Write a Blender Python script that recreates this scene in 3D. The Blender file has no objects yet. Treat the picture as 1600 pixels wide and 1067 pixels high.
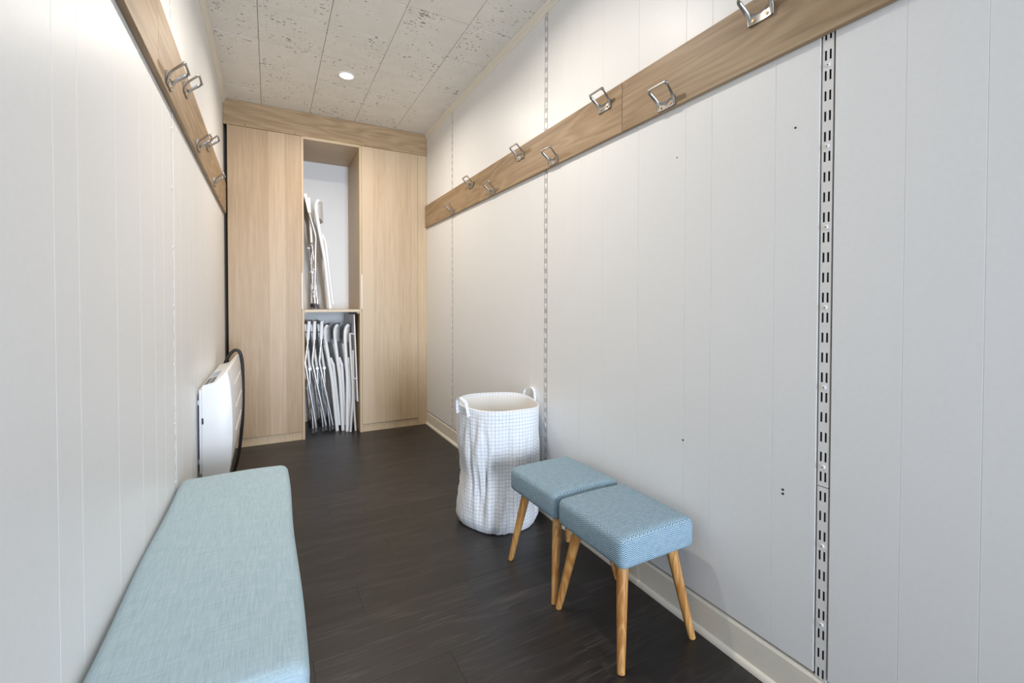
import bpy, bmesh, math, random
from mathutils import Vector, Matrix
random.seed(7)
scene = bpy.context.scene
COL = scene.collection
rad = math.radians

# ------------------------------------------------------------------ camera
cam_d = bpy.data.cameras.new('camera')
cam = bpy.data.objects.new('camera', cam_d)
COL.objects.link(cam)
scene.camera = cam
YAW, PITCH, ROLL = rad(28.3126), rad(-0.9582), rad(0.0697)
F = Vector((math.sin(YAW) * math.cos(PITCH), math.cos(YAW) * math.cos(PITCH), math.sin(PITCH)))
R = Vector((math.cos(YAW), -math.sin(YAW), 0))
U = R.cross(F)
R2 = R * math.cos(ROLL) + U * math.sin(ROLL)
U2 = U * math.cos(ROLL) - R * math.sin(ROLL)
M = Matrix((R2, U2, -F)).transposed().to_4x4()
M.translation = Vector((0, 0, 1.05))
cam.matrix_world = M
cam_d.sensor_width = 36
cam_d.lens = 702.82 / 1600 * 36
cam_d.shift_y = -46.1 / 1600
cam_d.clip_start = 0.02

# ------------------------------------------------------------------ world, light, exposure
scene.view_settings.view_transform = 'Standard'
scene.view_settings.look = 'None'
scene.view_settings.gamma = 1
scene.view_settings.use_curve_mapping = False
scene.view_settings.exposure = 0.19
w = bpy.data.worlds.new('sky'); scene.world = w
w.use_nodes = True
w.node_tree.nodes['Background'].inputs[0].default_value = (0.62, 0.76, 1.0, 1)
w.node_tree.nodes['Background'].inputs[1].default_value = 1.5

def area(name, loc, rot, sx, sy, watts, col, shape='RECTANGLE', spread=180):
    d = bpy.data.lights.new(name, 'AREA')
    d.shape = shape; d.size = sx; d.size_y = sy
    d.energy = watts; d.color = col; d.spread = rad(spread)
    o = bpy.data.objects.new(name, d); COL.objects.link(o)
    o.location = loc; o.rotation_euler = rot
    return o
# daylight entering through the open doorway in the wall behind the camera
DAY = area('doorway_daylight', (0.70, -4.25, 1.02), (rad(90), 0, 0), 0.88, 2.0, 62, (0.73, 0.84, 1.0), spread=90)
LAMP_W = 10.4
LAMP_COL = (1.0, 0.915, 0.81)

# ------------------------------------------------------------------ helpers
def srgb(r, g, b):
    f = lambda c: (c / 255 / 12.92) if c / 255 <= 0.04045 else ((c / 255 + 0.055) / 1.055) ** 2.4
    return (f(r), f(g), f(b), 1)

class NT:
    def __init__(s, name):
        s.m = bpy.data.materials.new(name); s.m.use_nodes = True
        s.t = s.m.node_tree; s.b = s.t.nodes['Principled BSDF']
    def n(s, typ, ins=None, **kw):
        nd = s.t.nodes.new(typ)
        for k, v in kw.items(): setattr(nd, k, v)
        for k, v in (ins or {}).items(): s.set(nd, k, v)
        return nd
    def set(s, nd, k, v):
        if isinstance(v, bpy.types.NodeSocket): s.t.links.new(v, nd.inputs[k])
        else: nd.inputs[k].default_value = v
    def math(s, op, a, b=None, c=None, clamp=False):
        nd = s.t.nodes.new('ShaderNodeMath'); nd.operation = op; nd.use_clamp = clamp
        for i, v in enumerate((a, b, c)):
            if v is not None: s.set(nd, i, v)
        return nd.outputs[0]
    def mix(s, f, a, b):
        nd = s.t.nodes.new('ShaderNodeMix'); nd.data_type = 'RGBA'
        s.set(nd, 0, f); s.set(nd, 6, a); s.set(nd, 7, b)
        return nd.outputs[2]
    def ramp(s, f, stops):
        nd = s.t.nodes.new('ShaderNodeValToRGB'); s.set(nd, 0, f)
        e = nd.color_ramp.elements
        while len(e) < len(stops): e.new(0.5)
        for i, (p, c) in enumerate(stops):
            e[i].position = p; e[i].color = c if len(c) == 4 else (*c, 1)
        return nd.outputs[0]
    def coords(s, kind='Object', scale=(1, 1, 1), rnd=0.0, rot=(0, 0, 0)):
        tc = s.n('ShaderNodeTexCoord').outputs[kind]
        if rnd:
            oi = s.n('ShaderNodeObjectInfo').outputs['Random']
            v = s.n('ShaderNodeVectorMath', {0: tc}, operation='ADD')
            k = s.math('MULTIPLY', oi, rnd)
            cb = s.n('ShaderNodeCombineXYZ', {0: k, 1: k, 2: k})
            s.t.links.new(cb.outputs[0], v.inputs[1]); tc = v.outputs[0]
        mp = s.n('ShaderNodeMapping', {'Vector': tc, 'Scale': scale, 'Rotation': rot})
        return mp.outputs[0]
    def noise(s, vec, scale=5, detail=3, rough=0.5, dist=0.0):
        return s.n('ShaderNodeTexNoise', {'Vector': vec, 'Scale': scale, 'Detail': detail,
                                          'Roughness': rough, 'Distortion': dist}).outputs[0]
    def bump(s, h, strength=0.2, dist=0.002):
        nd = s.n('ShaderNodeBump', {'Height': h, 'Strength': strength, 'Distance': dist})
        s.t.links.new(nd.outputs[0], s.b.inputs['Normal'])
    def out(s, col=None, rough=None, metal=None, spec=None):
        if col is not None: s.set(s.b, 'Base Color', col)
        if rough is not None: s.set(s.b, 'Roughness', rough)
        if metal is not None: s.set(s.b, 'Metallic', metal)
        if spec is not None: s.set(s.b, 'Specular IOR Level', spec)
        return s.m

def plain(name, col, rough=0.5, metal=0.0, bump=0.0, bscale=300, var=0.04):
    t = NT(name)
    v = t.coords()
    n = t.noise(v, bscale, 2)
    lo = tuple(c * (1 - var) for c in col[:3]); hi = tuple(min(1, c * (1 + var)) for c in col[:3])
    c = t.ramp(n, [(0.3, lo), (0.7, hi)])
    if bump: t.bump(n, bump, 0.001)
    return t.out(c, rough, metal)

def wood(name, axis, lo, mid, hi, rough=0.45, rings=0.35, bands=0.0, rnd=0.0, fine=90, ringscale=1.0, bandw=7.0):
    """axis: direction the grain runs along."""
    t = NT(name)
    def sc(a, c): return tuple(a if i == axis else c for i in range(3))
    v = t.coords('Object', (1, 1, 1), rnd)
    def mp(s): return t.n('ShaderNodeMapping', {'Vector': v, 'Scale': s}).outputs[0]
    fib = t.noise(mp(sc(2.2, fine)), 1.0, 4, 0.62)
    broad = t.noise(mp(sc(0.9 * ringscale, 6 * ringscale)), 1.0, 2.5, 0.5, 0.4)
    ring = t.math('SINE', t.math('MULTIPLY', t.math('ADD', broad, t.math('MULTIPLY', fib, 0.10)), 70))
    ring = t.math('MULTIPLY_ADD', ring, 0.5, 0.5)
    tone = t.noise(mp(sc(0.6, 3.2)), 1.0, 2)
    f = t.math('MULTIPLY_ADD', ring, rings * 0.5, t.math('MULTIPLY', fib, 1 - rings))
    f = t.math('ADD', t.math('MULTIPLY', f, 0.75), t.math('MULTIPLY', tone, 0.34))
    if bands:
        x = t.n('ShaderNodeSeparateXYZ', {0: v}).outputs[0 if axis != 0 else 1]
        wn = t.n('ShaderNodeTexWhiteNoise', noise_dimensions='1D')
        t.set(wn, 'W', t.math('FLOOR', t.math('MULTIPLY', x, bandw)))
        f = t.math('ADD', f, t.math('MULTIPLY', t.math('SUBTRACT', wn.outputs[0], 0.5), bands))
    c = t.ramp(f, [(0.28, lo), (0.5, mid), (0.72, hi)])
    t.bump(fib, 0.12, 0.001)
    return t.out(c, rough)

# ------------------------------------------------------------------ materials
MT = {}
MT['paint'] = plain('white_wall_paint', srgb(237, 237, 236), 0.42, 0, 0.06, 90, 0.01)
MT['trim'] = plain('trim_paint', srgb(236, 229, 214), 0.4, 0, 0.05, 60, 0.015)
MT['rail'] = plain('rail_enamel', srgb(232, 230, 227), 0.4, 0, 0.05, 200, 0.01)
MT['dark'] = plain('dark_void', (0.012, 0.010, 0.009, 1), 0.8)
MT['oak_door'] = wood('oak_laminate_door', 2, srgb(174, 146, 113), srgb(188, 162, 130), srgb(200, 177, 147), 0.42, 0.12, 0.52, 0, 75, 1.0, 9.3)
MT['oak_side'] = wood('oak_laminate_panel', 2, srgb(186, 160, 124), srgb(198, 174, 140), srgb(208, 186, 153), 0.45, 0.12, 0.1)
MT['oak_soffit'] = wood('oak_laminate_soffit', 0, srgb(186, 160, 124), srgb(198, 174, 140), srgb(208, 186, 153), 0.45, 0.12)
MT['oak_fascia'] = wood('oak_board_grey_x', 0, srgb(150, 121, 86), srgb(176, 148, 112), srgb(192, 167, 132), 0.5, 0.40, 0, 3.0, 60, 0.8)
MT['oak_board'] = wood('oak_board_grey_y', 1, srgb(130, 104, 75), srgb(160, 134, 103), srgb(178, 154, 123), 0.5, 0.38, 0, 5.0, 60, 0.9)
MT['shelf'] = wood('oak_shelf', 0, srgb(205, 188, 160), srgb(214, 198, 172), srgb(222, 208, 184), 0.45, 0.1)
MT['pine'] = wood('pine_leg', 2, srgb(176, 118, 60), srgb(206, 155, 92), srgb(222, 180, 122), 0.35, 0.6, 0, 4.0, 70, 2.6)
MT['steel'] = plain('brushed_steel', (0.44, 0.42, 0.40, 1), 0.34, 1.0, 0.05, 200)
MT['brass'] = plain('brass_screw', (0.45, 0.33, 0.17, 1), 0.4, 1.0)
MT['chrome'] = plain('chrome', (0.86, 0.87, 0.90, 1), 0.30, 1.0, 0, 20, 0.02)
MT['whiteplastic'] = plain('white_plastic', srgb(238, 237, 233), 0.35, 0, 0.02, 100, 0.01)
MT['whitemetal'] = plain('white_lacquered_steel', srgb(236, 236, 236), 0.3, 0, 0.02, 100, 0.01)
MT['greymetal'] = plain('pale_grey_steel', srgb(214, 210, 206), 0.4, 0, 0.02, 100, 0.02)
MT['rubber'] = plain('grey_rubber', (0.10, 0.10, 0.11, 1), 0.7)
MT['black'] = plain('black_cable', (0.012, 0.011, 0.012, 1), 0.45)
MT['heater'] = plain('heater_enamel', srgb(240, 240, 240), 0.32, 0, 0.02, 200, 0.01)
MT['button'] = plain('grey_button', srgb(88, 92, 100), 0.4)
MT['lcd'] = plain('display_glass', srgb(128, 156, 190), 0.15)
MT['lining'] = plain('bag_lining', srgb(246, 243, 237), 0.8, 0, 0.2, 200, 0.03)

def m_ceiling():
    t = NT('pitted_ceiling_tile')
    v = t.coords('Object', (1, 1, 1), 7.0)
    cl = t.noise(v, 4.5, 2)
    def pits(scale, stretch, th):
        mp = t.n('ShaderNodeMapping', {'Vector': v, 'Scale': stretch}).outputs[0]
        mp = t.n('ShaderNodeMix', {0: 0.03, 4: mp, 5: t.n('ShaderNodeTexNoise', {'Vector': v, 'Scale': 40}).outputs[1]}, data_type='VECTOR').outputs[1]
        vo = t.n('ShaderNodeTexVoronoi', {'Vector': mp, 'Scale': scale})
        r = t.n('ShaderNodeSeparateColor', {0: vo.outputs['Color']}).outputs[0]
        size = t.math('MULTIPLY', t.math('SUBTRACT', t.math('MULTIPLY', r, cl), th), 1.0)
        return t.math('GREATER_THAN', size, t.math('MULTIPLY', vo.outputs['Distance'], 1.0))
    a = pits(70, (0.55, 1, 1), 0.20)
    b = pits(150, (0.6, 1, 1), 0.24)
    p = t.math('MAXIMUM', a, t.math('MULTIPLY', b, 0.7))
    n = t.noise(v, 9, 4)
    base = t.ramp(n, [(0.3, srgb(230, 226, 217)), (0.7, srgb(238, 234, 226))])
    c = t.mix(t.math('MULTIPLY', p, 0.72), base, srgb(92, 84, 72))
    t.bump(t.math('MULTIPLY_ADD', p, -1.0, t.math('MULTIPLY', t.noise(v, 60, 3), 0.3)), 0.35, 0.002)
    return t.out(c, 0.75)
MT['tile'] = m_ceiling()

def m_floor():
    t = NT('dark_wood_vinyl')
    v = t.coords('Object', (1, 1, 1), 9.0)
    def mp(s): return t.n('ShaderNodeMapping', {'Vector': v, 'Scale': s}).outputs[0]
    fib = t.noise(mp((5, 150, 1)), 1.0, 4, 0.65)
    br = t.noise(mp((1.6, 14, 1)), 1.0, 3, 0.55, 0.5)
    ring = t.math('SINE', t.math('MULTIPLY', br, 60))
    streak = t.math('MULTIPLY', t.math('GREATER_THAN', br, 0.52), t.math('MULTIPLY_ADD', ring, 0.5, 0.5))
    f = t.math('ADD', t.math('MULTIPLY', fib, 0.7), t.math('MULTIPLY', streak, 0.13))
    oi = t.n('ShaderNodeObjectInfo').outputs['Random']
    f = t.math('ADD', f, t.math('MULTIPLY', t.math('SUBTRACT', oi, 0.5), 0.08))
    c = t.ramp(f, [(0.25, srgb(34, 31, 30)), (0.48, srgb(50, 46, 45)), (0.72, srgb(86, 81, 78))])
    t.bump(f, 0.25, 0.0015)
    return t.out(c, t.math('MULTIPLY_ADD', fib, 0.2, 0.29))
MT['floor'] = m_floor()

def m_linen():
    t = NT('aqua_linen')
    v = t.coords('Object')
    def mp(s): return t.n('ShaderNodeMapping', {'Vector': v, 'Scale': s}).outputs[0]
    a = t.noise(mp((420, 18, 420)), 1.0, 3, 0.6)
    b = t.noise(mp((18, 520, 200)), 1.0, 3, 0.6)
    f = t.math('MULTIPLY_ADD', a, 0.55, t.math('MULTIPLY', b, 0.45))
    c = t.ramp(f, [(0.3, srgb(152, 176, 186)), (0.52, srgb(174, 195, 204)), (0.75, srgb(196, 212, 219))])
    t.bump(f, 0.35, 0.0015)
    return t.out(c, 0.85, None, 0.2)
MT['linen'] = m_linen()

def m_herring():
    t = NT('blue_herringbone_tweed')
    uv = t.n('ShaderNodeTexCoord').outputs['UV']
    s = t.n('ShaderNodeSeparateXYZ', {0: uv})
    u, vv = s.outputs[0], s.outputs[1]
    zig = t.math('PINGPONG', u, 0.0075)
    ph = t.math('FRACT', t.math('MULTIPLY', t.math('ADD', vv, zig), 1 / 0.0062))
    st = t.math('SMOOTH_MIN', t.math('ABSOLUTE', t.math('MULTIPLY_ADD', ph, 2.0, -1.0)), 1.0, 0.1)
    n = t.noise(t.n('ShaderNodeMapping', {'Vector': uv, 'Scale': (900, 900, 1)}).outputs[0], 1.0, 3, 0.7)
    n2 = t.noise(t.n('ShaderNodeMapping', {'Vector': uv, 'Scale': (60, 60, 1)}).outputs[0], 1.0, 3, 0.7)
    f = t.math('ADD', t.math('MULTIPLY', st, 0.75), t.math('MULTIPLY', t.math('ADD', t.math('SUBTRACT', n, 0.5), t.math('MULTIPLY', t.math('SUBTRACT', n2, 0.5), 0.4)), 0.7))
    c = t.ramp(f, [(0.08, srgb(58, 108, 142)), (0.36, srgb(120, 156, 173)), (0.68, srgb(208, 217, 218))])
    t.bump(f, 0.5, 0.0015)
    return t.out(c, 0.9, None, 0.15)
MT['tweed'] = m_herring()

def m_grid():
    t = NT('checked_cotton')
    uv = t.n('ShaderNodeTexCoord').outputs['UV']
    wob = t.noise(t.n('ShaderNodeMapping', {'Vector': uv, 'Scale': (9, 9, 1)}).outputs[0], 1.0, 2)
    s = t.n('ShaderNodeSeparateXYZ', {0: uv})
    P = 0.0165
    def line(c, wd):
        k = t.math('DIVIDE', t.math('MULTIPLY_ADD', wob, 0.004, c), P)
        fr = t.math('ABSOLUTE', t.math('SUBTRACT', t.math('FRACT', k), 0.5))
        wn = t.n('ShaderNodeTexWhiteNoise', noise_dimensions='1D'); t.set(wn, 'W', t.math('FLOOR', k))
        ink = t.math('MULTIPLY_ADD', wn.outputs[0], 0.35, 0.6)
        return t.math('MULTIPLY', t.math('LESS_THAN', fr, wd), ink)
    l = t.math('MAXIMUM', line(s.outputs[0], 0.05), line(s.outputs[1], 0.05))
    n = t.noise(t.n('ShaderNodeMapping', {'Vector': uv, 'Scale': (700, 700, 1)}).outputs[0], 1.0, 2)
    base = t.ramp(n, [(0.3, srgb(238, 238, 238)), (0.7, srgb(246, 246, 245))])
    ink = t.ramp(wob, [(0.35, srgb(120, 146, 190)), (0.65, srgb(134, 142, 162))])
    c = t.mix(t.math('MULTIPLY', l, 0.85), base, ink)
    big = t.noise(t.n('ShaderNodeMapping', {'Vector': uv, 'Scale': (34, 26, 1)}).outputs[0], 1.0, 4, 0.55, 0.6)
    t.bump(t.math('MULTIPLY_ADD', n, 0.04, big), 0.55, 0.008)
    return t.out(c, 0.8, None, 0.2)
MT['grid'] = m_grid()

def m_emit(name, col, s):
    t = NT(name)
    t.b.inputs['Emission Color'].default_value = col
    t.b.inputs['Emission Strength'].default_value = s
    return t.out(col, 0.5)
MT['lamp'] = m_emit('lit_lamp_diffuser', (1.0, 0.93, 0.82, 1), 12)

# ------------------------------------------------------------------ mesh builders
def obj(name, bm, mat, parent=None, smooth=False, angle=None):
    me = bpy.data.meshes.new(name)
    bm.normal_update()
    bm.to_mesh(me); bm.free()
    me.materials.append(MT[mat] if isinstance(mat, str) else mat)
    if smooth:
        for p in me.polygons: p.use_smooth = True
        if angle:
            me.set_sharp_from_angle(angle=rad(angle))
    o = bpy.data.objects.new(name, me); COL.objects.link(o)
    if parent is not None: o.parent = parent
    return o

def dup(o, parent=None, loc=None, rot=None):
    c = o.copy(); COL.objects.link(c)
    if parent is not None: c.parent = parent
    if loc is not None: c.location = loc
    if rot is not None: c.rotation_euler = rot
    return c

def dup_tree(root, loc, rot):
    r = dup(root, None, loc, rot)
    for ch in list(root.children):
        c = dup(ch, r)
        for g in list(ch.children): dup(g, c)
    return r

def bx(bm, x0, x1, y0, y1, z0, z1):
    vs = [bm.verts.new((x, y, z)) for z in (z0, z1) for y in (y0, y1) for x in (x0, x1)]
    fs = [(0, 2, 3, 1), (4, 5, 7, 6), (0, 1, 5, 4), (2, 6, 7, 3), (0, 4, 6, 2), (1, 3, 7, 5)]
    return vs, [bm.faces.new([vs[i] for i in f]) for f in fs]

def box(x0, x1, y0, y1, z0, z1, bev=0.0, seg=1):
    bm = bmesh.new(); bx(bm, x0, x1, y0, y1, z0, z1)
    if bev: bmesh.ops.bevel(bm, geom=bm.edges[:], offset=bev, segments=seg, profile=0.5, affect='EDGES')
    return bm

def prism(pts, axis, a, b):
    """extrude a closed 2-D outline; axis 0: (y,z) outline, 1: (x,z), 2: (x,y)"""
    bm = bmesh.new()
    def P(p, t): return {0: (t, p[0], p[1]), 1: (p[0], t, p[1]), 2: (p[0], p[1], t)}[axis]
    A = [bm.verts.new(P(p, a)) for p in pts]; B = [bm.verts.new(P(p, b)) for p in pts]
    n = len(pts)
    for i in range(n): bm.faces.new((A[i], A[(i + 1) % n], B[(i + 1) % n], B[i]))
    bm.faces.new(A[::-1]); bm.faces.new(B)
    bmesh.ops.recalc_face_normals(bm, faces=bm.faces[:])
    return bm

def smooth_path(pts, n=6):
    pts = [Vector(p) for p in pts]
    out = []
    for i in range(len(pts) - 1):
        p0 = pts[max(i - 1, 0)]; p1 = pts[i]; p2 = pts[i + 1]; p3 = pts[min(i + 2, len(pts) - 1)]
        for k in range(n):
            t = k / n
            out.append(0.5 * ((2 * p1) + (p2 - p0) * t + (2 * p0 - 5 * p1 + 4 * p2 - p3) * t * t + (3 * p1 - p0 - 3 * p2 + p3) * t ** 3))
    out.append(pts[-1])
    return out

def tube(bm, pts, ra, rb=None, seg=10, ref=Vector((0, 1, 0)), radii=None):
    """sweep an ellipse: ra along the reference direction, rb across it"""
    rb = rb or ra
    pts = [Vector(p) for p in pts]; rings = []
    for i, p in enumerate(pts):
        d = (pts[min(i + 1, len(pts) - 1)] - pts[max(i - 1, 0)]).normalized()
        u = (ref - d * ref.dot(d))
        if u.length < 1e-4: u = d.orthogonal()
        u.normalize(); v = d.cross(u)
        k = radii[i] if radii else 1.0
        rings.append([bm.verts.new(p + u * ra * k * math.cos(2 * math.pi * j / seg) + v * rb * k * math.sin(2 * math.pi * j / seg)) for j in range(seg)])
    for a, b in zip(rings, rings[1:]):
        for j in range(seg): bm.faces.new((a[j], a[(j + 1) % seg], b[(j + 1) % seg], b[j]))
    bm.faces.new(rings[0][::-1]); bm.faces.new(rings[-1])
    return bm

def tube_bm(pts, ra, rb=None, seg=10, ref=Vector((0, 1, 0)), radii=None):
    bm = bmesh.new(); tube(bm, pts, ra, rb, seg, ref, radii)
    bmesh.ops.recalc_face_normals(bm, faces=bm.faces[:]); return bm

def lathe(prof, seg=32, closed=False):
    bm = bmesh.new(); rings = []
    for r, z in prof:
        rings.append([bm.verts.new((r * math.cos(2 * math.pi * j / seg), r * math.sin(2 * math.pi * j / seg), z)) for j in range(seg)])
    for a, b in zip(rings, rings[1:]):
        for j in range(seg): bm.faces.new((a[j], a[(j + 1) % seg], b[(j + 1) % seg], b[j]))
    if closed:
        a, b = rings[-1], rings[0]
        for j in range(seg): bm.faces.new((a[j], a[(j + 1) % seg], b[(j + 1) % seg], b[j]))
    else:
        bm.faces.new(rings[0][::-1]); bm.faces.new(rings[-1])
    bmesh.ops.recalc_face_normals(bm, faces=bm.faces[:]); return bm

def disc_on(axis, c, r, t, seg=12):
    """short cylinder centred at c, pointing along axis"""
    a = [0, 0, 0]; a[axis] = t / 2
    c = Vector(c); a = Vector(a)
    return tube_bm([c - a, c + a], r, r, seg, Vector((0, 1, 0)) if axis != 1 else Vector((0, 0, 1)))

def box_uv(o):
    me = o.data
    uvl = me.uv_layers.new(name='UVMap')
    for p in me.polygons:
        n = p.normal; ax = max(range(3), key=lambda i: abs(n[i]))
        for li in p.loop_indices:
            c = me.vertices[me.loops[li].vertex_index].co
            uvl.data[li].uv = {0: (c.y, c.z), 1: (c.x, c.z), 2: (c.x, c.y)}[ax]

def empty(name, loc=(0, 0, 0), rot=(0, 0, 0)):
    o = bpy.data.objects.new(name, None); COL.objects.link(o)
    o.empty_display_size = 0.05
    o.location = loc; o.rotation_euler = rot; return o

def tag(o, label, cat, group=None):
    o['label'] = label; o['category'] = cat
    if group: o['group'] = group
    return o

def struct(o, label=None):
    o['kind'] = 'structure'
    if label: o['label'] = label
    return o

# ------------------------------------------------------------------ the room
XL, XR = -0.285, 1.212          # faces of the panelling
YB, YF = -4.20, 4.41            # wall behind the camera, wall behind the wardrobes
H = 2.522
DX0, DX1, DH = 0.25, 1.15, 2.04   # doorway in the wall behind the camera

# floor: planks running across the room
fl = struct(obj('floor', box(XL - .1, XR + .15, YB - .1, YF + .1, -0.06, -0.004), 'dark'), 'dark wood-look plank floor')
PW, PL = 0.152, 0.914
y = YB; row = 0
while y < YF:
    off = (row * 0.37) % PL
    x = XL - off
    while x < XR:
        x0, x1 = max(x, XL), min(x + PL, XR)
        if x1 - x0 > 0.01:
            yc, xc = min(y + PW, YF), 0
            o = obj('plank', box(x0 + .0001, x1 - .0001, y + .0001, yc - .0001, -0.004, 0.0, 0.0004), 'floor', fl)
        x += PL
    y += PW; row += 1

# ceiling tiles
ce = struct(obj('ceiling', box(XL - .1, XR + .15, YB - .1, YF + .1, H + 0.010, H + 0.07), 'dark'), 'pitted ceiling of square painted tiles')
TX, TY = 0.327, 0.340
xs = [XL] + [-0.044 + TX * i for i in range(4)] + [XR]
ys = [2.218 + TY * i for i in range(-20, 6)]
LAMPS = [(0.445, 3.073), (0.445, 1.65)]
for i in range(len(xs) - 1):
    for j in range(len(ys) - 1):
        a, b, c, d = xs[i], xs[i + 1], max(ys[j], YB), min(ys[j + 1], 3.83)
        if d - c < .02: continue
        g = 0.0011
        dz = random.uniform(-.0006, .0006)
        obj('tile', box(a + g, b - g, c + 0.0017, d - 0.0017, H + dz, H + 0.011, 0.0011), 'tile', ce)

# walls: backing + vertical boards
rails_R = [0.614, 1.898, 3.200]
rails_L = [1.879]
pat = [-1.155, -0.955, -0.855, -0.640, -0.436, -0.283, -0.156]
def edges(rails, hw):
    """plank edges between rails, as (start, end) pairs"""
    e = []
    base = rails if len(rails) > 1 else [rails[0] - 1.285, rails[0], rails[0] + 1.3]
    cuts = []
    for k, r in enumerate([base[0] - 1.285 * 4, base[0] - 1.285 * 3, base[0] - 1.285 * 2, base[0] - 1.285] + list(base) + [base[-1] + 1.29]):
        cuts += [r + q for q in pat]
        if r not in rails: cuts.append(r)
    gaps = [(r - hw, r + hw) for r in rails]
    pts = sorted([c for c in cuts if YB + .03 < c < YF - .03 and all(not (g[0] - .02 < c < g[1] + .02) for g in gaps)] + [YB, YF] + [q for g in gaps for q in g])
    for a, b in zip(pts, pts[1:]):
        if any(abs(a - g[0]) < 1e-6 and abs(b - g[1]) < 1e-6 for g in gaps): continue
        e.append((a, b))
    return e
RW = 0.0165
def wallboard(side, a, b, z0, z1, parent):
    ch, th = 0.0009, 0.009
    if side > 0:   # right wall: face looks to -X
        pts = [(XR + th, a), (XR + ch, a), (XR, a + ch), (XR, b - ch), (XR + ch, b), (XR + th, b)]
    else:
        pts = [(XL - th, a), (XL - ch, a), (XL, a + ch), (XL, b - ch), (XL - ch, b), (XL - th, b)]
    return obj('panel_board', prism(pts, 2, z0, z1), 'paint', parent)
wr = struct(obj('wall_right', box(XR + .009, XR + .1, YB - .1, YF + .1, 0, H + .012), 'dark'), 'white painted panelling with vertical grooves')
for a, b in edges(rails_R, RW): wallboard(1, a, b, 0.116, H, wr)
wl = struct(obj('wall_left', box(XL - .1, XL - .009, YB - .1, YF + .1, 0, H + .012), 'dark'), 'white painted panelling beside the bench')
for a, b in edges(rails_L, RW): wallboard(-1, a, b, 0.116, H, wl)
wf = struct(obj('wall_far', box(XL - .0, XR + .0, YF, YF + .1, 0, H + .012), 'paint'), 'white wall behind the wardrobes')
bm = bmesh.new()
bx(bm, XL, DX0, YB - .1, YB, 0, H + .012); bx(bm, DX1, XR, YB - .1, YB, 0, H + .012); bx(bm, DX0, DX1, YB - .1, YB, DH, H + .012)
wb = struct(obj('wall_back', bm, 'paint'), 'white wall behind the camera')

# small nail holes and plugged screws in the right wall
for (yy, zz, r) in ((0.690, 1.512, .0028), (0.712, 0.553, .0032), (0.712, 0.542, .0032), (1.045, 0.598, .003), (1.078, 1.545, .0022)):
    o = obj('nail_hole', disc_on(0, (XR - .0002, yy, zz), r, .0014, 10), 'dark', wr)

# baseboards with a quarter-round
def baseboard(name, xf, s, y0, y1):
    t = 0.010
    pts = [(xf + s * .0, 0.0), (xf - s * t, 0.0), (xf - s * t, 0.098), (xf - s * (t - .004), 0.106), (xf, 0.108)]
    o = struct(obj(name, prism(pts, 1, y0, y1), 'trim'))
    q = [(xf - s * t, 0)] + [(xf - s * (t + .011 * math.cos(a)), .018 * math.sin(a)) for a in [i * math.pi / 12 for i in range(7)]]
    obj('quarter_round', prism(q, 1, y0, y1), 'trim', o, True, 40)
    return o
baseboard('baseboard_right', XR + .009, 1, YB, 3.835)['label'] = 'cream painted baseboard under the right wall'
baseboard('baseboard_left', XL - .009, -1, YB, 3.83)['label'] = 'cream painted baseboard under the left wall'
struct(obj('baseboard_far', box(.24, .64, YF - .012, YF, 0, .045, .002), 'trim'), 'low strip at the back of the niche')

# crown mouldings
def crown(name, xf, s):
    pts = [(xf, H), (xf - s * .022, H), (xf - s * .022, H - .006), (xf - s * .016, H - .012), (xf - s * .010, H - .034), (xf - s * .004, H - .040), (xf, H - .040)]
    return struct(obj(name, prism(pts, 1, YB, 3.812), 'trim'))
crown('trim_1', XR, 1)['label'] = 'crown moulding above the right wall'
crown('trim_2', XL, -1)['label'] = 'crown moulding above the left wall'

# doorway casing (behind the camera)
bm = bmesh.new()
for x0, x1, z0, z1 in ((DX0 - .06, DX0, 0, DH + .06), (DX1, DX1 + .055, 0, DH + .06), (DX0, DX1, DH, DH + .06)):
    bx(bm, x0, x1, YB + .0005, YB + .015, z0, z1)
struct(obj('door_1', bm, 'trim'), 'white casing around the open doorway')

# ------------------------------------------------------------------ wall rails with slots
def rail_strip(z0, z1, shift=0.0):
    """front plate with two columns of real slots plus side flanges; local frame: x into the wall, y along it"""
    bm = bmesh.new()
    W = 0.0122
    ycuts = [-W, -.0078, -.0029, .0029, .0078, W]
    PIT, SL = 0.0497, 0.0245
    zc = [z0]
    k = math.ceil((z0 + .002 - shift) / PIT)
    slots = []
    while k * PIT + shift + SL < z1 - .004:
        a = k * PIT + shift; slots.append((a, a + SL)); zc += [a, a + SL]; k += 1
    zc.append(z1)
    grid = {}
    def V(i, j, d):
        if (i, j, d) not in grid: grid[i, j, d] = bm.verts.new((d * .0015, ycuts[i], zc[j]))
        return grid[i, j, d]
    def hole(i, j): return i in (1, 3) and j % 2 == 1 and 0 <= j < len(zc) - 1
    for j in range(len(zc) - 1):
        for i in range(5):
            if hole(i, j):
                ring = [(i, j), (i + 1, j), (i + 1, j + 1), (i, j + 1)]
                for q in range(4):
                    p, r = ring[q], ring[(q + 1) % 4]
                    bm.faces.new((V(*p, 0), V(*r, 0), V(*r, 1), V(*p, 1)))
            else:
                bm.faces.new((V(i, j, 0), V(i, j + 1, 0), V(i + 1, j + 1, 0), V(i + 1, j, 0)))
    # flanges going back into the wall
    for i in (0, 5):
        s = 1 if i else -1
        a = [bm.verts.new((.009, ycuts[i], z)) for z in (z0, z1)]
        b = [bm.verts.new((0, ycuts[i], z)) for z in (z0, z1)]
        bm.faces.new((b[0], b[1], a[1], a[0]))
    return bm, slots
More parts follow.
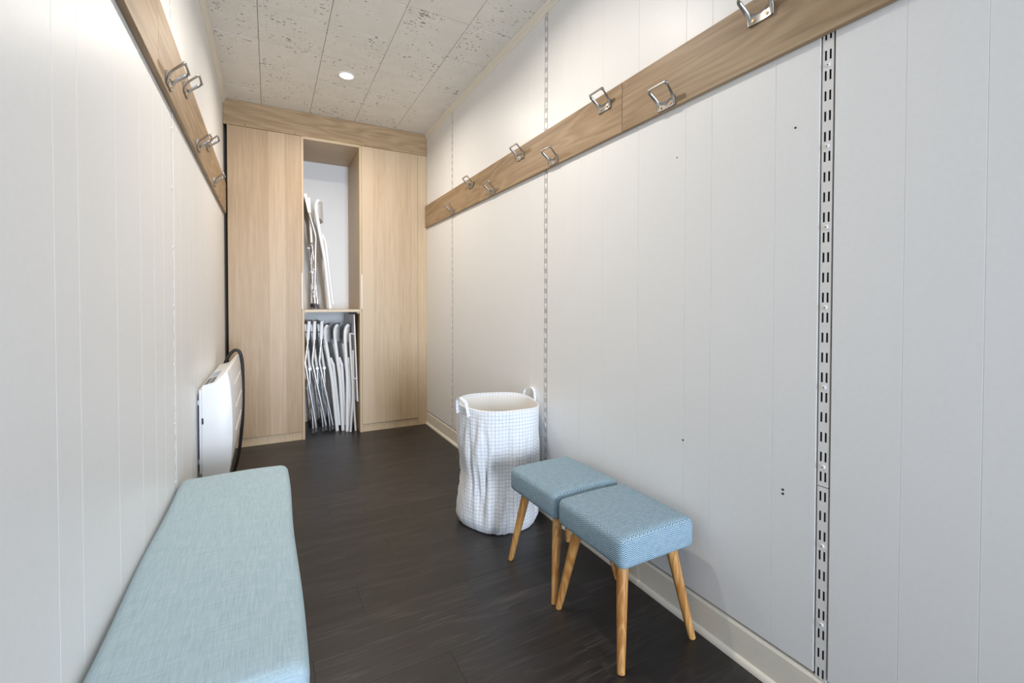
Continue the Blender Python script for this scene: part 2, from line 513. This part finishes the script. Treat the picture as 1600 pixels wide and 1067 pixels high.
def make_rail(name, yc, label, side=1, cut=0.5958, z0=0.02, z1=None):
    z1 = z1 or H - .041
    xf = XR + .0005 if side > 0 else XL - .0005
    t = empty(name, (xf, yc, 0), (0, 0, 0 if side > 0 else math.pi))
    lo = max(z0, .002)
    bm, s1 = rail_strip(lo, cut - .0008, .012)
    obj('rail_strip', bm, 'rail', t)
    bm, s2 = rail_strip(cut + .0008, z1, .012)
    obj('rail_strip', bm, 'rail', t)
    obj('channel', box(.0082, .0088, -.0118, .0118, lo, z1), 'dark', t)
    sl = s1 + s2
    first = None
    for k in range(2, len(sl) - 1, 4):
        z = (sl[k][1] + sl[k + 1][0]) / 2
        if first is None:
            first = obj('screw', lathe([(.0001, .0), (.0052, .0), (.0056, .0006), (.0048, .0020), (.0016, .0026), (.0014, .0008), (.0001, .0008)], 14), 'rail', t)
            first.rotation_euler = (0, rad(-90), 0); first.location = (0, 0, z)
            h = obj('screw_recess', disc_on(2, (0, 0, .0022), .0016, .0012, 8), 'dark', first)
        else:
            c = dup(first, t, (0, 0, z)); hh = dup(h, c)
    return tag(t, label, 'shelf rail', 'slotted shelf rails let into the panelling')
make_rail('slotted_rail', rails_R[0], 'white slotted shelf rail nearest the camera on the right wall, black slots', z0=.1085)
make_rail('slotted_rail', rails_R[1], 'white slotted shelf rail on the right wall behind the laundry bag', z0=.1085)
make_rail('slotted_rail', rails_R[2], 'white slotted shelf rail on the right wall closest to the wardrobes', z0=.1085)
make_rail('slotted_rail', rails_L[0], 'white slotted shelf rail on the left wall above the far end of the bench', side=-1, z0=.1085)

# ------------------------------------------------------------------ coat racks
def hook_meshes():
    """local: wall plane x=0, sticks out to -x, y along the wall, z up from the plate's lower edge"""
    bm = bmesh.new()
    # curved plate
    n = 10
    rows = []
    for i in range(n + 1):
        yy = -.031 + .062 * i / n
        top = .038 - .012 * math.cos(math.pi * (i / n - .5)) * 1.0 + .0
        dish = .0035 * (1 - math.cos(math.pi * (i / n - .5)))
        rows.append([(-.0042 - dish, yy, 0.0), (-.0042 - dish, yy * 1.03, top), (-.0005, yy * 1.03, top), (-.0005, yy, 0.0)])
    vs = [[bm.verts.new(p) for p in r] for r in rows]
    for a, b in zip(vs, vs[1:]):
        for k in range(4): bm.faces.new((a[k], a[(k + 1) % 4], b[(k + 1) % 4], b[k]))
    bm.faces.new(vs[0]); bm.faces.new(vs[-1][::-1])
    # loop: up one arm, over the bar, down the other
    half = [(-.004, .0315, .001), (-.0065, .0325, .018), (-.014, .034, .034), (-.030, .0365, .050), (-.043, .0385, .061), (-.0478, .036, .0660), (-.0485, .030, .0665)]
    path = smooth_path([(x, -yy, z) for x, yy, z in half] + [(x, yy, z) for x, yy, z in half[::-1]], 4)
    tube(bm, path, .0036, .0062, 8, Vector((-1, 0, .6)))
    bmesh.ops.recalc_face_normals(bm, faces=bm.faces[:])
    return bm
HOOK = []
def add_hook(rack, x, y, z, side):
    rot = (0, 0, 0 if side > 0 else math.pi)
    if not HOOK:
        h = obj('hook', hook_meshes(), 'steel', rack, True, 50)
        s = []
        for yy in (-.020, .020):
            s.append(obj('screw', disc_on(0, (-.0062, yy, .010), .0042, .0036, 12), 'brass', h))
        HOOK.extend([h, s])
        h.location = (x, y, z); h.rotation_euler = rot
    else:
        h = dup(HOOK[0], rack, (x, y, z), rot)
        for q in HOOK[1]: dup(q, h)
BZ0, BZ1 = 1.713, 1.902
rk = empty('coat_rack', (0, 0, 0))
tag(rk, 'long oak board with eight staggered steel hooks on the right wall', 'coat rack')
for k, (a, b) in enumerate(((YB + .5, 0.02), (0.02, 1.331), (1.331, 2.668), (2.668, 3.812))):
    obj('board', box(XR - .0165, XR - .0008, a + .0008, b - .0008, BZ0, BZ1, .0012), 'oak_board', rk)
for k, yy in enumerate((.776, 1.109, 1.430, 1.800, 2.120, 2.470, 2.795, 3.150)):
    add_hook(rk, XR - .0165, yy, 1.829 if k % 2 == 0 else 1.716, 1)
obj('screw', disc_on(0, (XR - .0170, 1.302, 1.882), .004, .0016, 12), 'brass', rk)
rk2 = empty('coat_rack', (0, 0, 0))
tag(rk2, 'oak board with five steel hooks on the left wall above the bench', 'coat rack')
for a, b in ((YB + .5, .28), (.28, 1.585), (1.585, 2.88), (2.88, 3.80)):
    obj('board', box(XL + .0008, XL + .0165, a + .0008, b - .0008, BZ0 - .018, BZ1 + .012, .0012), 'oak_board', rk2)
for k, yy in enumerate((1.715, 2.030, 2.360, 2.695, 3.015)):
    add_hook(rk2, XL + .0165, yy, 1.712 if k % 2 == 0 else 1.815, -1)

# ------------------------------------------------------------------ wardrobes and niche
YD = 3.815     # door fronts
def wardrobe(name, x0, x1, d0, d1, hx, label, inner):
    t = empty(name, ((x0 + x1) / 2, YD + .3, 0))
    ox, oy = t.location.x, t.location.y
    def add(nm, bm, m, par=t, **k):
        o = obj(nm, bm, m, par, **k)
        if par is t: o.location = (-ox, -oy, 0)
        return o
    add('side_panel', box(x0, x0 + .018, YD + .004, YF - .004, 0.0, 2.338, .0008), 'oak_side')
    add('side_panel', box(x1 - .018, x1, YD + .004, YF - .004, 0.0, 2.338, .0008), 'oak_side')
    add('top_panel', box(x0 + .018, x1 - .018, YD + .024, YF - .004, 2.318, 2.338), 'oak_soffit')
    add('bottom_panel', box(x0 + .018, x1 - .018, YD + .024, YF - .004, .062, .08), 'oak_soffit')
    add('back_panel', box(x0 + .018, x1 - .018, YF - .008, YF - .004, .08, 2.318), 'paint')
    add('plinth', box(x0 + .0185, x1 - .0185, YD + .010, YD + .024, 0.0, .0615, .0008), 'oak_side')
    dr = add('door', box(d0, d1, YD, YD + .018, .0645, 2.336, .0012), 'oak_door')
    # thin white pull strip along the door's free edge
    a, b = (hx, hx + .007)
    obj('handle', box(a, b, YD - .010, YD + .016, 1.012, 1.292, .0012), 'whiteplastic', dr)['label'] = 'thin white edge pull'
    return tag(t, label, 'wardrobe')
wardrobe('wardrobe', -.262, .236, -.260, .2165, .2170, 'tall oak wardrobe left of the niche, behind the heater', 1)
wr_ = wardrobe('wardrobe', .647, 1.150, .6655, 1.130, .6580, 'tall oak wardrobe right of the niche, beside the right wall', 0)
o = obj('filler_strip', box(1.1505, XR - .001, YD + .006, YD + .022, 0, 2.338, .0008), 'oak_side', wr_)
o.location = (-wr_.location.x, -wr_.location.y, 0)
br = tag(empty('wardrobe_bridge', (.46, YD + .02, 2.34)), 'grey-brown oak fascia under the ceiling bridging both wardrobes', 'fascia')
o = obj('fascia', box(XL + .001, XR - .001, YD + .002, YD + .022, 2.3395, H - .0015, .001), 'oak_fascia', br); o.location = (-.46, -YD - .02, -2.34)
o = obj('soffit', box(.2365, .6465, YD + .003, YF - .002, 2.320, 2.339, .0008), 'oak_soffit', br); o.location = (-.46, -YD - .02, -2.34)
for xx in (-.15, .18, .70, 1.08):
    o = obj('screw', disc_on(1, (xx, YD + .0015, 2.351), .0035, .0016, 10), 'dark', br); o.location = (-.46, -YD - .02, -2.34)
sh = tag(empty('niche_shelf', (.44, YD + .02, .988)), 'thin pale oak shelf across the niche between the wardrobes', 'shelf')
SZ = 1.007
o = obj('shelf_board', box(.2365, .6465, YD + .006, YF - .002, .988, SZ, .0008), 'shelf', sh); o.location = (-.44, -YD - .02, -.988)
for a, b in ((.2365, .252), (.631, .6465)):
    o = obj('cleat', box(a, b, YD + .02, YF - .01, .974, .9875, .0008), 'shelf', sh); o.location = (-.44, -YD - .02, -.988)

# ------------------------------------------------------------------ downlights
for k, (x, yy) in enumerate(LAMPS):
    t = empty('downlight', (x, yy, H))
    obj('trim_ring', lathe([(.040, -.0012), (.052, -.0012), (.0525, -.0035), (.047, -.006), (.0405, -.006)], 40, True), 'whiteplastic', t, True, 40)
    obj('diffuser', lathe([(.0001, -.0050), (.0395, -.0050), (.0395, -.0015), (.0001, -.0015)], 32), 'lamp', t)
    tag(t, ['round lit ceiling downlight in front of the wardrobes', 'round lit ceiling downlight above the laundry bag'][k], 'ceiling light', 'ceiling downlights')
    d = bpy.data.lights.new('downlight_lamp', 'AREA'); d.shape = 'DISK'; d.size = .08
    d.energy = LAMP_W; d.color = LAMP_COL; d.spread = rad(163)
    lo = bpy.data.objects.new('downlight_lamp', d); COL.objects.link(lo)
    lo.parent = t; lo.location = (0, 0, -.0075); d.size = .074

# ------------------------------------------------------------------ bench
bt = tag(empty('bench', (-.112, 1.38, 0)), 'long pale aqua upholstered bench along the left wall', 'bench')
BX, BY = .170, .558
def cushion(hx, hy, z0, z1, r, seg, dome=0.0, wob=0.0, sub=(10, 26)):
    """rounded box as a dense grid so the top can be puffed and creased"""
    bm = bmesh.new(); bx(bm, -hx, hx, -hy, hy, z0, z1)
    bmesh.ops.bevel(bm, geom=bm.edges[:], offset=r, segments=seg, profile=0.5, affect='EDGES')
    long_x = [e for e in bm.edges if abs(e.verts[0].co.x - e.verts[1].co.x) > hx]
    bmesh.ops.subdivide_edges(bm, edges=long_x, cuts=sub[0], use_grid_fill=True)
    long_y = [e for e in bm.edges if abs(e.verts[0].co.y - e.verts[1].co.y) > hy * .9]
    bmesh.ops.subdivide_edges(bm, edges=long_y, cuts=sub[1], use_grid_fill=True)
    for v in bm.verts:
        k = (1 - (v.co.x / hx) ** 2) * (1 - (v.co.y / hy) ** 4)
        if v.co.z > (z0 + z1) / 2: v.co.z += dome * k
        elif z0 > .05 and dome: pass
        if wob:
            v.co.x += wob * math.sin(v.co.y * 9 + v.co.z * 11) * abs(v.co.x / hx)
            v.co.y += wob * math.sin(v.co.x * 13 + 1) * abs(v.co.y / hy)
            if v.co.z > (z0 + z1) / 2: v.co.z += wob * .8 * math.sin(v.co.x * 21 + v.co.y * 7) * math.sin(v.co.y * 5.3 + 1)
    return bm
lid = obj('seat_cushion', cushion(BX, BY, .335, .437, .026, 5, .006, .0022), 'linen', bt, True)
obj('base', cushion(BX - .006, BY - .006, .045, .334, .012, 3, 0, .001, (4, 8)), 'linen', bt, True)
fm = lathe([(.018, 0), (.021, .003), (.021, .044), (.018, .0449)], 16)
ft = obj('foot', fm, 'rubber', bt, True, 40); ft.location = (-BX + .05, -BY + .05, 0)
for sx, sy in ((1, -1), (-1, 1), (1, 1)): dup(ft, bt, (sx * (BX - .05), sy * (BY - .05), 0))
# ------------------------------------------------------------------ stools
def make_stool():
    t = empty('stool')
    HX, HY = .150, .164
    s = obj('seat', cushion(HX, HY, .290, .384, .022, 5, .006, .0008, (10, 10)), 'tweed', t, True)
    # slightly wider rounding in plan
    box_uv(s)
    for sx in (-1, 1):
        for sy in (-1, 1):
            a = Vector((sx * .098, sy * .108, .294)); b = Vector((sx * .146, sy * .157, .0))
            n = 8; pts = [a.lerp(b, i / n) for i in range(n + 1)]
            bm = bmesh.new()
            rr = [1.0 - .38 * i / n for i in range(n + 1)]
            tube(bm, pts, .0185, .0185, 16, Vector((1, 0, 0)), rr)
            for v in bm.verts:
                if v.co.z < .012: v.co.z = max(v.co.z, .0008)
            bmesh.ops.recalc_face_normals(bm, faces=bm.faces[:])
            obj('leg', bm, 'pine', t, True, 50)
    return t
st = make_stool()
st.location = (1.019, 1.121, 0)
tag(st, 'blue herringbone stool with pine legs, nearer the camera', 'stool', 'blue upholstered stools')
st2 = dup_tree(st, (1.016, 1.464, 0), (0, 0, rad(1.0)))
tag(st2, 'blue herringbone stool with pine legs, next to the laundry bag', 'stool', 'blue upholstered stools')

# ------------------------------------------------------------------ laundry bag
def laundry_bag():
    t = empty('laundry_bag', (.990, 1.978, 0))
    rng = random.Random(3)
    NA, NZ, HB, RB = 144, 70, .572, .199
    folds = [(rng.uniform(0, 6.28), rng.uniform(.05, .52), rng.uniform(.15, .4), rng.uniform(.03, .09), rng.uniform(-.9, .9), rng.uniform(.006, .014)) for _ in range(46)]
    def rad_at(a, z):
        k = z / HB
        r = RB
        r -= .016 * math.exp(-((k - .42) / .16) ** 2) * (.6 + .6 * math.sin(a * 2 + 1.0))
        r += .006 * math.sin(3 * a + 5 * k) * (1 - k) + .004 * math.sin(5 * a - 7 * k)
        r += .002 * math.exp(-((k - .10) / .09) ** 2)
        for fa, fz, fl_, fw, tilt, amp in folds:
            da = (a - fa - tilt * (z - fz) + math.pi) % (2 * math.pi) - math.pi
            if abs(da) < .4:
                r -= amp * math.exp(-(da / fw) ** 2) * math.exp(-((z - fz) / (fl_ * .5)) ** 2) * min(1, (1 - k) * 3)
                r += .6 * amp * math.exp(-((da - fw * 1.5) / fw) ** 2) * math.exp(-((z - fz) / (fl_ * .5)) ** 2) * min(1, (1 - k) * 3)
        if k < .09: r -= .022 * (1 - k / .09) ** 2
        return r
    bm = bmesh.new(); uvl = bm.loops.layers.uv.new('UVMap')
    def P(i, j):
        a = 2 * math.pi * i / NA; z = HB * j / NZ
        r = rad_at(a, z)
        zz = z + .010 * math.sin(a - .5) * (z / HB) ** 2 + .004 * math.sin(3 * a) * (z / HB)
        if j < 2: zz = z * .5
        return (r * math.cos(a), r * math.sin(a), zz + .001)
    g = [[bm.verts.new(P(i, j)) for i in range(NA)] for j in range(NZ + 1)]
    for j in range(NZ):
        for i in range(NA):
            f = bm.faces.new((g[j][i], g[j][(i + 1) % NA], g[j + 1][(i + 1) % NA], g[j + 1][i]))
            us = [(i, j), (i + 1, j), (i + 1, j + 1), (i, j + 1)]
            for l, (a, b) in zip(f.loops, us): l[uvl].uv = (a / NA * 2 * math.pi * RB, b / NZ * HB)
    f = bm.faces.new(g[0][::-1])
    # rim folded over
    top = g[NZ]
    inner = [bm.verts.new((v.co.x * .975, v.co.y * .975, v.co.z + .002)) for v in top]
    for i in range(NA):
        f = bm.faces.new((top[i], top[(i + 1) % NA], inner[(i + 1) % NA], inner[i]))
        for l, (a, b) in zip(f.loops, ((i, 0), (i + 1, 0), (i + 1, 1), (i, 1))): l[uvl].uv = (a / NA * 2 * math.pi * RB, HB + b * .005)
    hem = [bm.verts.new((v.co.x * .998, v.co.y * .998, v.co.z - .018)) for v in inner]
    for i in range(NA):
        f = bm.faces.new((inner[i], inner[(i + 1) % NA], hem[(i + 1) % NA], hem[i]))
        for l, (a, b) in zip(f.loops, ((i, 0), (i + 1, 0), (i + 1, 1), (i, 1))): l[uvl].uv = (a / NA * 2 * math.pi * RB, HB + .005 + b * .018)
    body = obj('bag_body', bm, 'grid', t, True)
    # pale lining inside
    bm = bmesh.new()
    g = [[bm.verts.new((.955 * P(i, j)[0], .955 * P(i, j)[1], max(.012, P(i, j)[2] - .012))) for i in range(0, NA, 2)] for j in range(4, NZ + 1, 3)]
    n = NA // 2
    for a, b in zip(g, g[1:]):
        for i in range(n): bm.faces.new((a[i], b[i], b[(i + 1) % n], a[(i + 1) % n]))
    bm.faces.new(g[0])
    obj('lining', bm, 'lining', t, True)
    # two strap handles
    for ang, tilt in ((rad(190), 1.2), (rad(12), 1.0)):
        d = Vector((math.cos(ang), math.sin(ang), 0)); s = Vector((-math.sin(ang), math.cos(ang), 0))
        c = d * (RB + .004)
        path = []
        for q in range(25):
            th = math.pi * q / 24
            path.append(c + s * (-.046 * math.cos(th)) + Vector((0, 0, HB - .035 + .035 * min(1, math.sin(th) * 1.6) + .046 * math.sin(th))) + d * (.012 * math.sin(th) * tilt))
        bm = tube_bm(path, .0085, .0016, 8, d.cross(Vector((0, 0, 1))).cross(Vector((0, 0, 1))) if False else d)
        h = obj('handle', bm, 'grid', t, True, 60); box_uv(h)
    return t
tag(laundry_bag(), 'tall white fabric laundry bag with blue check, standing on the floor', 'laundry bag')

# ------------------------------------------------------------------ heater
def heater():
    t = empty('wall_heater', (XL, 2.78, 0))
    Y0, Y1 = 2.375, 3.19
    prof = [(-.266, .285), (-.266, .686), (-.263, .689), (-.216, .702), (-.180, .744), (-.168, .744), (-.158, .690), (-.152, .600), (-.150, .520), (-.151, .440), (-.156, .360), (-.164, .290), (-.170, .283)]
    def add(nm, bm, m, par=t, **k):
        o = obj(nm, bm, m, par, **k)
        if par is t: o.location = (-XL, -2.78, 0)
        return o
    bm = prism(prof, 1, Y0, Y1)
    ends = [e for e in bm.edges if abs(e.verts[0].co.y - e.verts[1].co.y) < 1e-5]
    bmesh.ops.bevel(bm, geom=ends, offset=.004, segments=2, profile=.5, affect='EDGES')
    body = add('body', bm, 'heater', smooth=True, angle=35)
    add('back_plate', box(-.2765, -.2665, Y0 + .012, Y1 - .02, .30, .672, .001), 'heater')
    for z in (.335, .600):
        for yy in (Y0 + .04, Y1 - .06):
            add('bracket', box(-.2848, -.2768, yy, yy + .03, z, z + .022, .001), 'heater')
    # control block on the sloping top at the near end
    def on_top(x): return .689 + (x + .263) / .047 * .013
    def plate(nm, x0, x1, y0, y1, m, par, lift=.0012):
        bm = bmesh.new(); vs = []
        for zoff in (-.001, lift):
            for (x, yy) in ((x0, y0), (x1, y0), (x1, y1), (x0, y1)): vs.append(bm.verts.new((x, yy, on_top(x) + zoff)))
        for f in ((3, 2, 1, 0), (4, 5, 6, 7), (0, 1, 5, 4), (1, 2, 6, 5), (2, 3, 7, 6), (3, 0, 4, 7)): bm.faces.new([vs[i] for i in f])
        return add(nm, bm, m, par)
    pn = plate('control_panel', -.261, -.2185, Y0 + .008, Y0 + .46, 'whiteplastic', t)
    for k in range(3):
        for q in range(2): plate('button', -.258 + q * .019, -.243 + q * .019, Y0 + .018 + k * .066, Y0 + .074 + k * .066, 'button', pn, .0030)
    plate('display', -.258, -.2225, Y0 + .245, Y0 + .43, 'lcd', pn, .0022)
    # ribs pressed into the bowed front
    for z, x in ((.655, -.1545), (.545, -.1500), (.430, -.1505)):
        add('front_rib', tube_bm([(x, Y0 + .22, z), (x, Y1 - .12, z)], .0022, .0022, 8), 'heater')
    add('side_latch', box(-.2665, -.2595, Y0 - .0015, Y0 + .002, .522, .548, .0006), 'black')
    return tag(t, 'white electric panel heater on the left wall beyond the bench', 'heater')
heater()
pts = [(-.272, 3.215, .52), (-.262, 3.215, .60), (-.246, 3.214, .670), (-.228, 3.214, .722), (-.206, 3.213, .756), (-.182, 3.212, .770), (-.161, 3.212, .750), (-.150, 3.212, .680), (-.1475, 3.212, .56), (-.148, 3.212, .47), (-.153, 3.212, .33), (-.168, 3.212, .17), (-.192, 3.212, .05), (-.215, 3.235, .009), (-.228, 3.40, .0085), (-.236, 3.60, .0085)]
tag(obj('power_cable', tube_bm(smooth_path(pts, 6), .0095, .0095, 10), 'black', None, True, 60), 'thick black cable arching over the far end of the heater', 'cable')

# ------------------------------------------------------------------ folding chairs (folded flat, edge-on)
CW = .36
def chrome_chair():
    t = empty('folding_chair')
    main = [(-.0700, .760), (-.0740, .700), (-.0830, .590), (-.0800, .555), (-.0660, .484), (-.0330, .316), (.0140, .074), (.0180, .016)]
    rear = [(-.0455, .515), (-.0440, .480), (-.0330, .316), (-.0100, .120), (.000, .004)]
    for k, yy in enumerate((0, CW)):
        obj('front_leg', tube_bm(smooth_path([(x, yy, z) for x, z in main], 4), .0095, .0095, 10), 'chrome', t, True, 60)
        ry = yy + (.022 if k == 0 else -.022)
        obj('rear_leg', tube_bm(smooth_path([(x, ry, z) for x, z in rear], 4), .0080, .0080, 10), 'chrome', t, True, 60)
        obj('foot_cap', tube_bm([(.0135, yy, .050), (.0185, yy, .014)], .0125, .0125, 10), 'rubber', t, True, 50)
        obj('foot_cap', tube_bm([(-.0035, ry, .040), (.0005, ry, .0008)], .0110, .0110, 10), 'rubber', t, True, 50)
        obj('pivot', disc_on(1, (-.033, yy + (.011 if k == 0 else -.011), .316), .011, .006, 12), 'chrome', t, True, 50)
    obj('rear_crossbar', tube_bm([(-.0085, .022, .13), (-.0085, CW - .022, .13)], .006, .006, 8), 'chrome', t, True, 60)
    obj('front_crossbar', tube_bm([(-.0020, 0, .16), (-.0020, CW, .16)], .006, .006, 8), 'chrome', t, True, 60)
    # curved backrest with squared end caps
    bm = bmesh.new(); n = 14; rows = []
    for i in range(n + 1):
        yy = -.014 + (CW + .028) * i / n
        bow = -.014 * math.sin(math.pi * i / n)
        rows.append([(-.0815 + bow, yy, .762), (-.0600 + bow, yy, .762), (-.0555 + bow, yy, .912), (-.0770 + bow, yy, .912)])
    vs = [[bm.verts.new(p) for p in r] for r in rows]
    for a, b in zip(vs, vs[1:]):
        for k in range(4): bm.faces.new((a[k], a[(k + 1) % 4], b[(k + 1) % 4], b[k]))
    bm.faces.new(vs[0]); bm.faces.new(vs[-1][::-1])
    bmesh.ops.recalc_face_normals(bm, faces=bm.faces[:])
    obj('backrest', bm, 'whiteplastic', t, True, 35)
    # seat slab, folded up between the frames
    bm = box(-.009, .009, .018, CW - .018, 0, .36, .005, 2)
    bmesh.ops.transform(bm, matrix=Matrix.Translation((-.047, 0, .530)) @ Matrix.Rotation(rad(-7.3), 4, 'Y'), verts=bm.verts[:])
    seat = obj('seat', bm, 'whiteplastic', t, True, 35)
    obj('seat_bracket', disc_on(1, (-.046, .014, .525), .011, .008, 10), 'steel', t, True, 50)
    obj('seat_pivot', disc_on(1, (-.0875, .0168, .822), .006, .003, 10), 'rubber', seat)
    return t
def white_chair():
    t = empty('folding_chair')
    main = [(.0120, .882), (-.0060, .862), (-.0150, .825), (-.0155, .750), (-.0080, .600), (.0020, .440), (.0020, .230), (.000, .004)]
    rear = [(.0080, .610), (.0200, .560), (.0250, .530), (.0255, .300), (.0250, .040)]
    for k, yy in enumerate((0, CW)):
        obj('front_leg', tube_bm(smooth_path([(x, yy, z) for x, z in main], 4), .0090, .0135, 12), 'whitemetal', t, True, 60)
        ry = yy + (.021 if k == 0 else -.021)
        obj('rear_leg', tube_bm(smooth_path([(x, ry, z) for x, z in rear], 4), .0080, .0120, 12), 'whitemetal', t, True, 60)
        obj('foot_cap', tube_bm([(0.0002, yy, .012), (0, yy, .0008)], .0095, .0140, 12), 'greymetal', t, True, 50)
    obj('rear_crossbar', tube_bm([(.0255, .021, .42), (.0255, CW - .021, .42)], .006, .006, 8), 'whitemetal', t, True, 60)
    bm = bmesh.new(); n = 18; rows = []
    for i in range(n + 1):
        yy = CW * i / n
        s = math.sin(math.pi * i / n) ** .75
        z0, z1 = .745 - .012 * s, .868 + .022 * s
        rows.append([(-.017 + .046 * s, yy, z0), (-.009 + .046 * s, yy, z0), (.006 + .042 * s, yy, z1), (-.002 + .042 * s, yy, z1)])
    vs = [[bm.verts.new(p) for p in r] for r in rows]
    for a, b in zip(vs, vs[1:]):
        for k in range(4): bm.faces.new((a[k], a[(k + 1) % 4], b[(k + 1) % 4], b[k]))
    bm.faces.new(vs[0]); bm.faces.new(vs[-1][::-1])
    bmesh.ops.recalc_face_normals(bm, faces=bm.faces[:])
    obj('backrest', bm, 'whitemetal', t, True, 35)
    bm = box(-.006, .006, .016, CW - .016, 0, .285, .004, 2)
    bmesh.ops.transform(bm, matrix=Matrix.Translation((.004, 0, .440)) @ Matrix.Rotation(rad(-6.5), 4, 'Y'), verts=bm.verts[:])
    obj('seat', bm, 'whitemetal', t, True, 35)
    return t
YC = 3.955
G1, G2 = 'chrome folding chairs in the niche', 'white folding chairs in the niche'
c1 = chrome_chair(); c1.location = (.3055, YC, 0.0); c1.rotation_euler = (0, rad(2.5), 0)
tag(c1, 'folded chair with chrome legs, leftmost of the row under the shelf', 'chair', G1)
tag(dup_tree(c1, (.383, YC + .02, 0), (0, rad(.3), 0)), 'folded chair with chrome legs, second from left under the shelf', 'chair', G1)
tag(dup_tree(c1, (.436, YC + .02, 0), (0, rad(.3), 0)), 'folded chair with chrome legs beside the white chairs under the shelf', 'chair', G1)
w1 = white_chair(); w1.location = (.487, YC, 0); w1.rotation_euler = (0, rad(-5.3), 0)
tag(w1, 'folded all-white chair beside the chrome chairs under the shelf', 'chair', G2)
tag(dup_tree(w1, (.531, YC - .01, 0), (0, rad(-3.2), 0)), 'folded all-white chair, middle of the three under the shelf', 'chair', G2)
tag(dup_tree(w1, (.557, YC - .056, 0), (0, rad(0.2), 0)), 'folded all-white chair next to the folded table under the shelf', 'chair', G2)
tag(dup_tree(c1, (.345, YC + CW - .04, SZ + .004), (0, rad(10), math.pi)), 'folded chair with chrome legs leaning on the niche shelf', 'chair', G1)
tag(dup_tree(w1, (.436, YC - .03, SZ + .001), (0, rad(-6.2), rad(-3))), 'folded all-white chair leaning on the niche shelf', 'chair', G2)

# folded table: leaning top with pale crossed legs
tb = tag(empty('folding_table', (.605, 3.86, 0)), 'folded white table with thin leaning top and pale legs, by the right wardrobe', 'folding table')
def addt(nm, bm, m, **k):
    o = obj(nm, bm, m, tb, **k); o.location = (-.605, -3.86, 0); return o
bm = box(-.005, .005, 0, .46, 0, .722, .002)
bmesh.ops.transform(bm, matrix=Matrix.Translation((.636, 3.868, .246)) @ Matrix.Rotation(rad(-2.0), 4, 'Y'), verts=bm.verts[:])
addt('table_top', bm, 'whiteplastic')
for k, yy in enumerate((3.862, 4.315)):
    addt('leg', tube_bm(smooth_path([(.575, yy, .812), (.581, yy, .66), (.592, yy, .45), (.596, yy, .30), (.585, yy, .12), (.577, yy, .004)], 3), .007, .0095, 8), 'greymetal', smooth=True, angle=60)
    addt('leg', tube_bm(smooth_path([(.601, yy + .016, .672), (.604, yy + .016, .45), (.606, yy + .016, .30), (.613, yy + .016, .12), (.620, yy + .016, .004)], 3), .006, .0080, 8), 'greymetal', smooth=True, angle=60)
    addt('top_bracket', tube_bm([(.575, yy, .812), (.610, yy, .806)], .0055, .0055, 8), 'greymetal', smooth=True, angle=60)
    addt('strut', tube_bm([(.604, yy + .008, .44), (.634, yy + .008, .432)], .0055, .0055, 8), 'greymetal', smooth=True, angle=60)
addt('crossbar', tube_bm([(.604, 3.862, .45), (.604, 4.315, .45)], .005, .005, 8), 'greymetal', smooth=True, angle=60)
